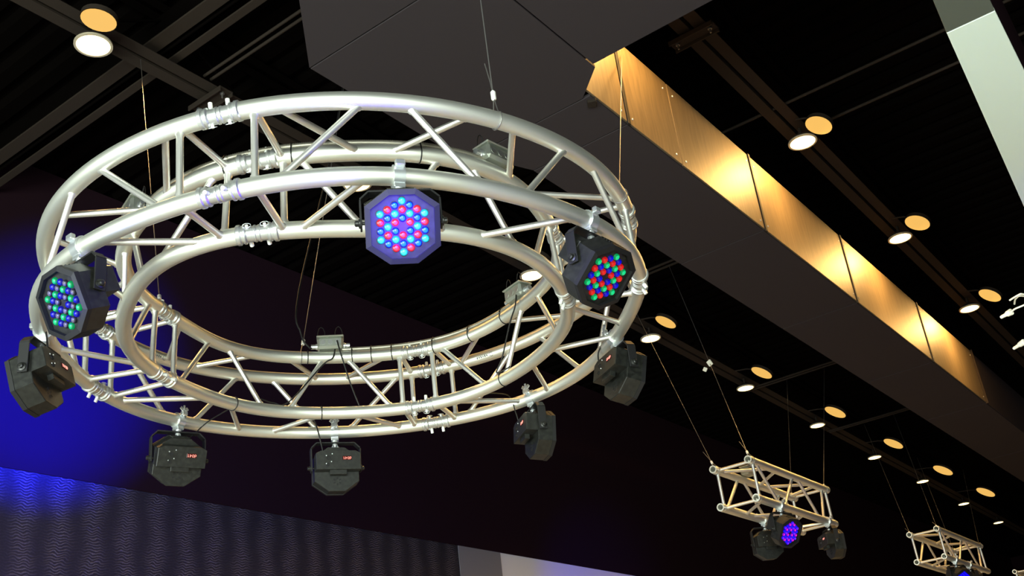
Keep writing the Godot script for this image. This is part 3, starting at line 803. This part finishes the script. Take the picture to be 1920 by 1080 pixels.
func ring_cans() -> void:
	var G3 := ["g3", "r3", "b3"]; var G2 := ["g2", "r2", "b2"]; var G1 := ["g2", "off", "b2"]
	var list := [
		[39.0, Vector3(0.577, -0.55, 0.603), 0.135, G3, "black LED stage light facing the viewer with bright red, green and blue lenses"],
		[92.6, Vector3(-0.048, -0.427, 0.903), 0.15, G1, "black LED stage light on the ring's left with only blue and green lenses lit"],
		[3.5, Vector3(0.665, -0.745, 0.063), 0.15, G2, "black LED stage light on the ring's right, aimed down with red, green, blue dots"],
		[127.5, Vector3(-0.87, -0.28, 0.50), 0.155, [], "black stage light at the ring's far left before the blue glow, seen from behind"],
		[183.0, Vector3(-0.85, 0.455, -0.35), 0.155, [], "black stage light below the ring's left front, leaning, red display showing"],
		[221.0, Vector3(-0.82, 0.06, -0.57), 0.155, [], "black stage light hanging squarely at the ring's lowest point, seen from behind"],
		[271.0, Vector3(0.6, -0.1, -0.8), 0.15, [], "black stage light below the ring's right, seen exactly from its side"],
		[306.0, Vector3(0.51, -0.25, -0.84), 0.14, [], "black stage light under the ring's far right edge, beside a downlight"]]
	var cans := []
	for c in list:
		cans.append(build_can(c[4], ring_pt(0, c[0]), ring_tan(0, c[0]), c[1], c[2], c[3]))
	can_light(cans[0], "stage_light_beam", list[0][2], list[0][1], Color(0.35, 0.25, 1.0), 3.0, 35.0)
	face_light(cans[0], list[0][2], list[0][1], Color(0.25, 0.02, 1.0), 0.26)
	face_light(cans[1], list[1][2], list[1][1], Color(0.02, 0.15, 1.0), 0.02)
	can_light(cans[1], "stage_light_beam", list[1][2], list[1][1], Color(0.02, 0.25, 1.0), 2.0, 30.0)
	can_light(cans[2], "stage_light_beam", list[2][2], list[2][1], Color(0.5, 0.5, 1.0), 2.0, 30.0)
	can_light(cans[3], "stage_light_beam", list[3][2], list[3][1], Color(0.0, 0.0, 1.0), 12.0, 40.0)
	can_light(cans[4], "stage_light_beam", list[4][2], list[4][1], Color(0.0, 0.035, 1.0), 480.0, 15.5)
	can_light(cans[5], "stage_light_beam", list[5][2], list[5][1], Color(0.06, 0.0, 1.0), 8.0, 55.0)
	can_light(cans[6], "stage_light_beam", list[6][2], list[6][1], Color(0.15, 0.05, 1.0), 10.0, 35.0)
	can_light(cans[7], "stage_light_beam", list[7][2], list[7][1], Color(0.15, 0.05, 1.0), 20.0, 35.0)

func straights() -> void:
	var T := [[-2.749, 1.510, -6.082, 1.28, "short straight aluminium box truss, nearest of the row, three stage lights below"], [-2.714, 1.527, -9.796, 1.43, "short straight aluminium box truss, second in the row, cut by the picture's lower edge"], [-2.70, 1.535, -13.5, 1.43, "short straight aluminium box truss, farthest, only one pipe end showing at lower right"]]
	for s in T: build_straight(w(s[0], s[1], s[2]), s[3], s[4])
	var grp := "black LED stage lights under the straight trusses"
	var P4 := ["p4", "b4", "m4"]
	var o := w(-2.749, 1.510, -6.082)
	var pa := build_can("dim black stage light under the nearest straight truss, seen from behind, left of purple lenses", o + Vector3(0, 0, -0.62), Vector3(0, 0, 1), Vector3(-0.70, 0.12, -0.72), 0.155, [], grp)
	can_light(pa, "stage_light_beam", 0.155, Vector3(-0.69, 0.155, -0.72), Color(0.3, 0.1, 1.0), 14.0, 12.0)
	var pc := build_can("black stage light with purple lenses under the nearest straight truss", o + Vector3(0.24, 0, -0.34), Vector3(0, 0, 1), Vector3(0.784, -0.546, 0.252), 0.15, P4, grp)
	can_light(pc, "stage_light_beam", 0.15, Vector3(0.784, -0.546, 0.252), Color(0.2, 0.05, 1.0), 3.0, 35.0)
	build_can("dim black stage light under the nearest straight truss's far end, seen from its side", o + Vector3(0.24, 0, -1.13), Vector3(0, 0, 1), Vector3(0.75, -0.05, -0.66), 0.15, [], grp)
	var o2 := w(-2.714, 1.527, -9.796)
	build_can("stage light with blue lenses under the second straight truss, at the picture's lower edge", o2 + Vector3(0.24, 0, -0.30), Vector3(0, 0, 1), Vector3(0.75, -0.5, 0.4), 0.15, ["b4", "b4", "b4"], grp)
	build_can("stage light under the second straight truss, only its clamp in view", o2 + Vector3(0.24, 0, -0.75), Vector3(0, 0, 1), Vector3(0.75, -0.05, -0.66), 0.15, [], grp)
	# wire ropes of the straight trusses
	var g := "wire ropes of the straight trusses"
	wire_rope("thin wire rope to the near left corner of the nearest straight truss", w(-3.95, H_LAMP + 0.1, -7.55), o + Vector3(0, 0.24, -0.04), Vector3(0, 0, 1), g)
	wire_rope("thin tagged wire rope to the near right corner of the nearest straight truss", w(-3.485, H_LAMP, -7.649), o + Vector3(0.24, 0.24, -0.04), Vector3(0, 0, 1), g)
	wire_rope("thin wire rope to the far right corner of the nearest straight truss", w(-3.55, H_LAMP, -11.3), o + Vector3(0.24, 0.24, -1.22), Vector3(0, 0, 1), g, false)
	wire_rope("thin wire rope to the far left corner of the nearest straight truss", w(-4.0, H_LAMP, -11.3), o + Vector3(0.0, 0.24, -1.22), Vector3(0, 0, 1), g, false)
	wire_rope("thin wire rope to the near left corner of the second straight truss", w(-4.02, H_LAMP, -13.84), o2 + Vector3(0, 0.24, -0.04), Vector3(0, 0, 1), g)
	wire_rope("thin wire rope to the near right corner of the second straight truss", w(-3.612, H_LAMP, -13.82), o2 + Vector3(0.24, 0.24, -0.04), Vector3(0, 0, 1), g)
	wire_rope("thin wire rope to the far left corner of the second straight truss", w(-4.1, H_LAMP, -16.3), o2 + Vector3(0.0, 0.24, -1.37), Vector3(0, 0, 1), g, false)
	wire_rope("thin wire rope to the far right corner of the second straight truss", w(-3.846, H_LAMP, -17.8), o2 + Vector3(0.24, 0.24, -1.37), Vector3(0, 0, 1), g, false)

func ring_rigging() -> void:
	var g := "wire ropes of the ring truss"
	wire_rope("wire rope hooked to the roof at left, dropping to the ring's inner pipe", w(-4.355, H_LAMP + 0.1, -2.99), ring_pt(3, 153.5), ring_tan(3, 153.5), g, false)
	var p1 := ring_pt(1, 21.0)
	wire_rope("pale wire rope from the duct plenum to the top of the ring", Vector3(p1.x - 0.02, EYE + H_DUCT, p1.z - 0.02), p1, ring_tan(1, 21.0), g)
	var p2 := ring_pt(1, 345.0)
	wire_rope("wire rope before the golden duct side, holding the ring's right edge", w(-2.14, 3.80, -4.62), p2, ring_tan(1, 345.0), g)
	var p3 := ring_pt(3, 210.5)
	wire_rope("wire rope rising from the ring's far side beside a black power cord", w(p3.x - 0.45, H_DECK, p3.z - 1.0), p3, ring_tan(3, 210.5), g, false)
	cord("power_cord", "black power cord climbing beside a wire rope from the far side of the ring", [w(p3.x - 0.44, H_DECK, p3.z - 0.98), w(p3.x - 0.2, 3.1, p3.z - 0.46), p3 + Vector3(0.0, 0.30, 0.0), p3 + Vector3(0.015, 0.10, 0.01), p3 + Vector3(0.03, 0.04, -0.02), ring_pt(3, 214.0) + Vector3(0, 0.045, 0), ring_pt(3, 216.5) + Vector3(0, 0.05, 0)], 0.004, M.cable, "black cables on the ring")
	junction_box(3, 219.5, "square metal outlet box on the ring's far inner pipe, facing the viewer")
	junction_box(3, 286.5, "metal outlet box on the ring's right inner pipe beside a bright downlight")
	junction_box(3, 10.5, "metal outlet box with warm lit lid on the ring's near right inner pipe")
	junction_box(3, 107.0, "metal outlet box half hidden behind the ring's left pipes")
	# ribbed flexible conduit lying along the upper inner pipe
	var paths := [[14.0, 103.0, "ribbed metal conduit along the near upper inner pipe of the ring"], [223.0, 283.0, "ribbed metal conduit along the far upper inner pipe of the ring"]]
	for s in paths:
		var t := thing("flexible_conduit", s[2], "conduit", ring_pt(3, (s[0] + s[1]) * 0.5), 0.0, "ribbed conduits on the ring")
		var pts := arc(3, s[0], s[1], 0.22, Vector3(0, 0.0345, 0)); var rad := []
		for i in pts.size(): rad.append(0.0092 if i % 2 == 0 else 0.0076)
		wpart("conduit", Mb.new().tube(pts, rad, 8), M.conduit, t)
	var ties := {72.5: "left of the near joint on the upper inner pipe", 58.0: "right of the near joint on the upper inner pipe", 30.0: "on the near upper inner pipe behind the bright stage light", 96.0: "on the upper inner pipe above the blue and green stage light",
		226.0: "just right of the far outlet box", 232.0: "second to the right of the far outlet box", 238.5: "just left of the far joint on the upper inner pipe", 252.0: "just right of the far joint on the upper inner pipe", 265.0: "midway between far joint and right outlet box", 279.0: "left of the right outlet box", 212.5: "left of the far outlet box"}
	for d in ties:
		tie(3, d, ties[d], 0.019 if (d < 110.0 or d > 222.0) else 0.0)
	ties = {188.0: "on the lower inner pipe above the leaning stage light", 216.0: "on the lower inner pipe above the lowest stage light", 275.0: "low on the ring's right inner pipe"}
	for d in ties:
		tie(2, d, ties[d])
	# cords from the boxes to the stage lights
	var g2 := "black cables on the ring"
	var a := ring_pt(3, 221.0)
	cord("power_cord", "black cord running from the far outlet box down a diagonal web of the ring", [a + Vector3(0, 0.05, 0), a + Vector3(0.02, -0.02, 0.04), ring_pt(3, 218.5) + Vector3(0, -0.04, 0.03), ring_pt(2, 207.0) + Vector3(0.01, 0.035, 0.02), ring_pt(2, 203.0) + Vector3(0, 0.03, 0.02), ring_pt(2, 199.0) + Vector3(0, 0.04, 0.02)], 0.003, M.cable, g2)
	cord("power_cord", "black cord dangling straight down from the far outlet box of the ring", [a + Vector3(0.03, 0.06, 0.02), ring_pt(3, 224.0) + Vector3(0.02, 0.0, 0.05), ring_pt(2, 226.5) + Vector3(0, 0.12, 0.03), ring_pt(2, 227.5) + Vector3(0.0, 0.02, 0.0)], 0.003, M.cable, g2)
	var lo := ring_pt(0, 217.0)
	cord("power_cord", "black cord from the lower pipe down to the lowest stage light", [ring_pt(2, 213.0) + Vector3(0, -0.02, 0.0), lo + Vector3(0.02, 0.03, 0.03), lo + Vector3(0.03, -0.03, 0.02), ring_pt(0, 218.5) + Vector3(0.0, -0.12, 0.0)], 0.003, M.cable, g2)
	cord("power_cord", "thin black cord from the lower pipe to the leaning stage light", [ring_pt(2, 187.0) + Vector3(0, -0.02, 0), ring_pt(0, 190.0) + Vector3(0.04, 0.0, 0.02), ring_pt(0, 187.5) + Vector3(0.02, -0.05, 0.02), ring_pt(0, 184.0) + Vector3(0.02, -0.085, 0.0)], 0.0025, M.cable, g2)
	cord("power_cord", "thin black cord from the lower pipe to the side-on stage light", [ring_pt(2, 268.0) + Vector3(0, -0.02, 0), ring_pt(0, 265.0) + Vector3(0.02, 0.03, 0.03), ring_pt(0, 267.5) + Vector3(0, -0.05, 0.03), ring_pt(0, 269.5) + Vector3(-0.03, -0.12, 0.02)], 0.0025, M.cable, g2)
	cord("power_cord", "black cord hanging down from the ring's far right web to the stage light there", [ring_pt(0, 301.0) + Vector3(0, 0.03, 0), ring_pt(0, 300.0) + Vector3(-0.02, -0.02, 0.03), ring_pt(0, 301.5) + Vector3(-0.03, -0.10, 0.03), ring_pt(0, 303.5) + Vector3(-0.03, -0.15, 0.03)], 0.003, M.cable, g2)
	cord("power_cord", "black cord crossing the clamp of the far left stage light", [ring_pt(0, 118.0) + Vector3(0, 0.06, 0.0), ring_pt(0, 124.0) + Vector3(0.03, 0.03, 0.02), ring_pt(0, 127.5) + Vector3(0.035, -0.03, 0.01), ring_pt(0, 129.5) + Vector3(0.03, -0.07, 0.01)], 0.003, M.cable, g2)
	var e := ring_pt(3, 285.0)
	cord("power_cord", "black cord from the right outlet box down a steep web of the ring", [e + Vector3(0.03, 0.06, 0.03), e + Vector3(0.03, -0.01, 0.05), ring_pt(3, 283.0) + Vector3(0, -0.06, 0.03), ring_pt(2, 277.0) + Vector3(0.0, 0.08, 0.02), ring_pt(2, 274.0) + Vector3(0, 0.03, 0.02), ring_pt(2, 279.0) + Vector3(0, 0.03, 0.01)], 0.003, M.cable, g2)

func details() -> void:
	# white soffit at the upper right
	var t := thing("bulkhead", "bright white hanging bulkhead at upper right with a grey near end", "bulkhead", w(-0.4, 2.5, -6.0))
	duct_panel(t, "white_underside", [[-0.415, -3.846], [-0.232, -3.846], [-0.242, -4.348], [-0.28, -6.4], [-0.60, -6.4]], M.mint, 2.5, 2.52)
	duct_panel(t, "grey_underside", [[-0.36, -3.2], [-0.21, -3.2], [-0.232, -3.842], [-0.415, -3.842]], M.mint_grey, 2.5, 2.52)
	duct_panel(t, "case", [[-0.35, -3.1], [-0.20, -3.1], [-0.232, -3.842], [-0.244, -4.348], [-0.285, -6.5], [-0.61, -6.5], [-0.412, -3.842]], M.wall_dark, 2.522, 3.3)
	# loose wires with white connectors hanging at the right edge
	var q := thing("loose_wires", "loose white wires ending in white wire nuts at the right edge", "wires", w(-0.46, 1.25, -3.4))
	var k := 1.2 / 2.2
	var P := func(x, z, dy := 0.0): return w(x * k, 1.2 + dy, z * k)
	for s in [[[-0.66, -6.3], [-0.738, -6.079], [-0.762, -6.061], [-0.818, -6.097]], [[-0.66, -6.35], [-0.745, -6.10], [-0.785, -6.10], [-0.812, -6.178]], [[-0.66, -6.2], [-0.776, -6.244], [-0.83, -6.26], [-0.861, -6.294]], [[-0.80, -6.8], [-0.88, -6.82], [-0.933, -6.892]]]:
		var pts := []
		for p in s: pts.append(P.call(p[0], p[1]))
		wpart("wire", Mb.new().tube(smooth_path(pts), 0.0028, 6), M.nut, q)
	for s in [[[-0.855, -6.285], [-0.921, -6.322]], [[-0.925, -6.88], [-1.0, -6.945]]]:
		var a: Vector3 = P.call(s[0][0], s[0][1]); var b: Vector3 = P.call(s[1][0], s[1][1])
		wpart("wire_nut", Mb.new().tube([a, a.lerp(b, 0.4), a.lerp(b, 0.5), b], [0.0105, 0.009, 0.0062, 0.005], 10), M.nut, q)
	# small white tag on a wire rope of the nearest straight truss
	var o := w(-2.749, 1.510, -6.082) + Vector3(0.24, 0.24, -0.04)
	var at := o.lerp(w(-3.485, H_LAMP, -7.649), 0.42)
	var tg := thing("rope_tag", "small white tag clipped to a wire rope above the nearest straight truss", "tag", at)
	part("tag_plate", Mb.new().box(Vector3(0.035, 0.045, 0.012), Transform3D(Basis(Vector3(0, 0, 1), 0.4), Vector3.ZERO), 0.003).mesh(M.nut), tg)
	part("tag_plate", Mb.new().box(Vector3(0.03, 0.03, 0.012), Transform3D(Basis(Vector3(0, 0, 1), 0.9), Vector3(-0.045, -0.035, 0)), 0.003).mesh(M.nut), tg)
	# outlet box inside the nearest straight truss
	var jb := thing("junction_box", "metal outlet box inside the near end of the nearest straight truss", "junction box", w(-2.70, 1.79, -6.5), 0.0)
	part("box", Mb.new().box(Vector3(0.062, 0.05, 0.105), Transform3D(Basis.IDENTITY, Vector3(0, 0.0, 0)), 0.009).mesh(M.galv), jb)
	part("cover", Mb.new().box(Vector3(0.068, 0.007, 0.11), Transform3D(Basis.IDENTITY, Vector3(0, 0.028, 0)), 0.003).mesh(M.galv), jb)
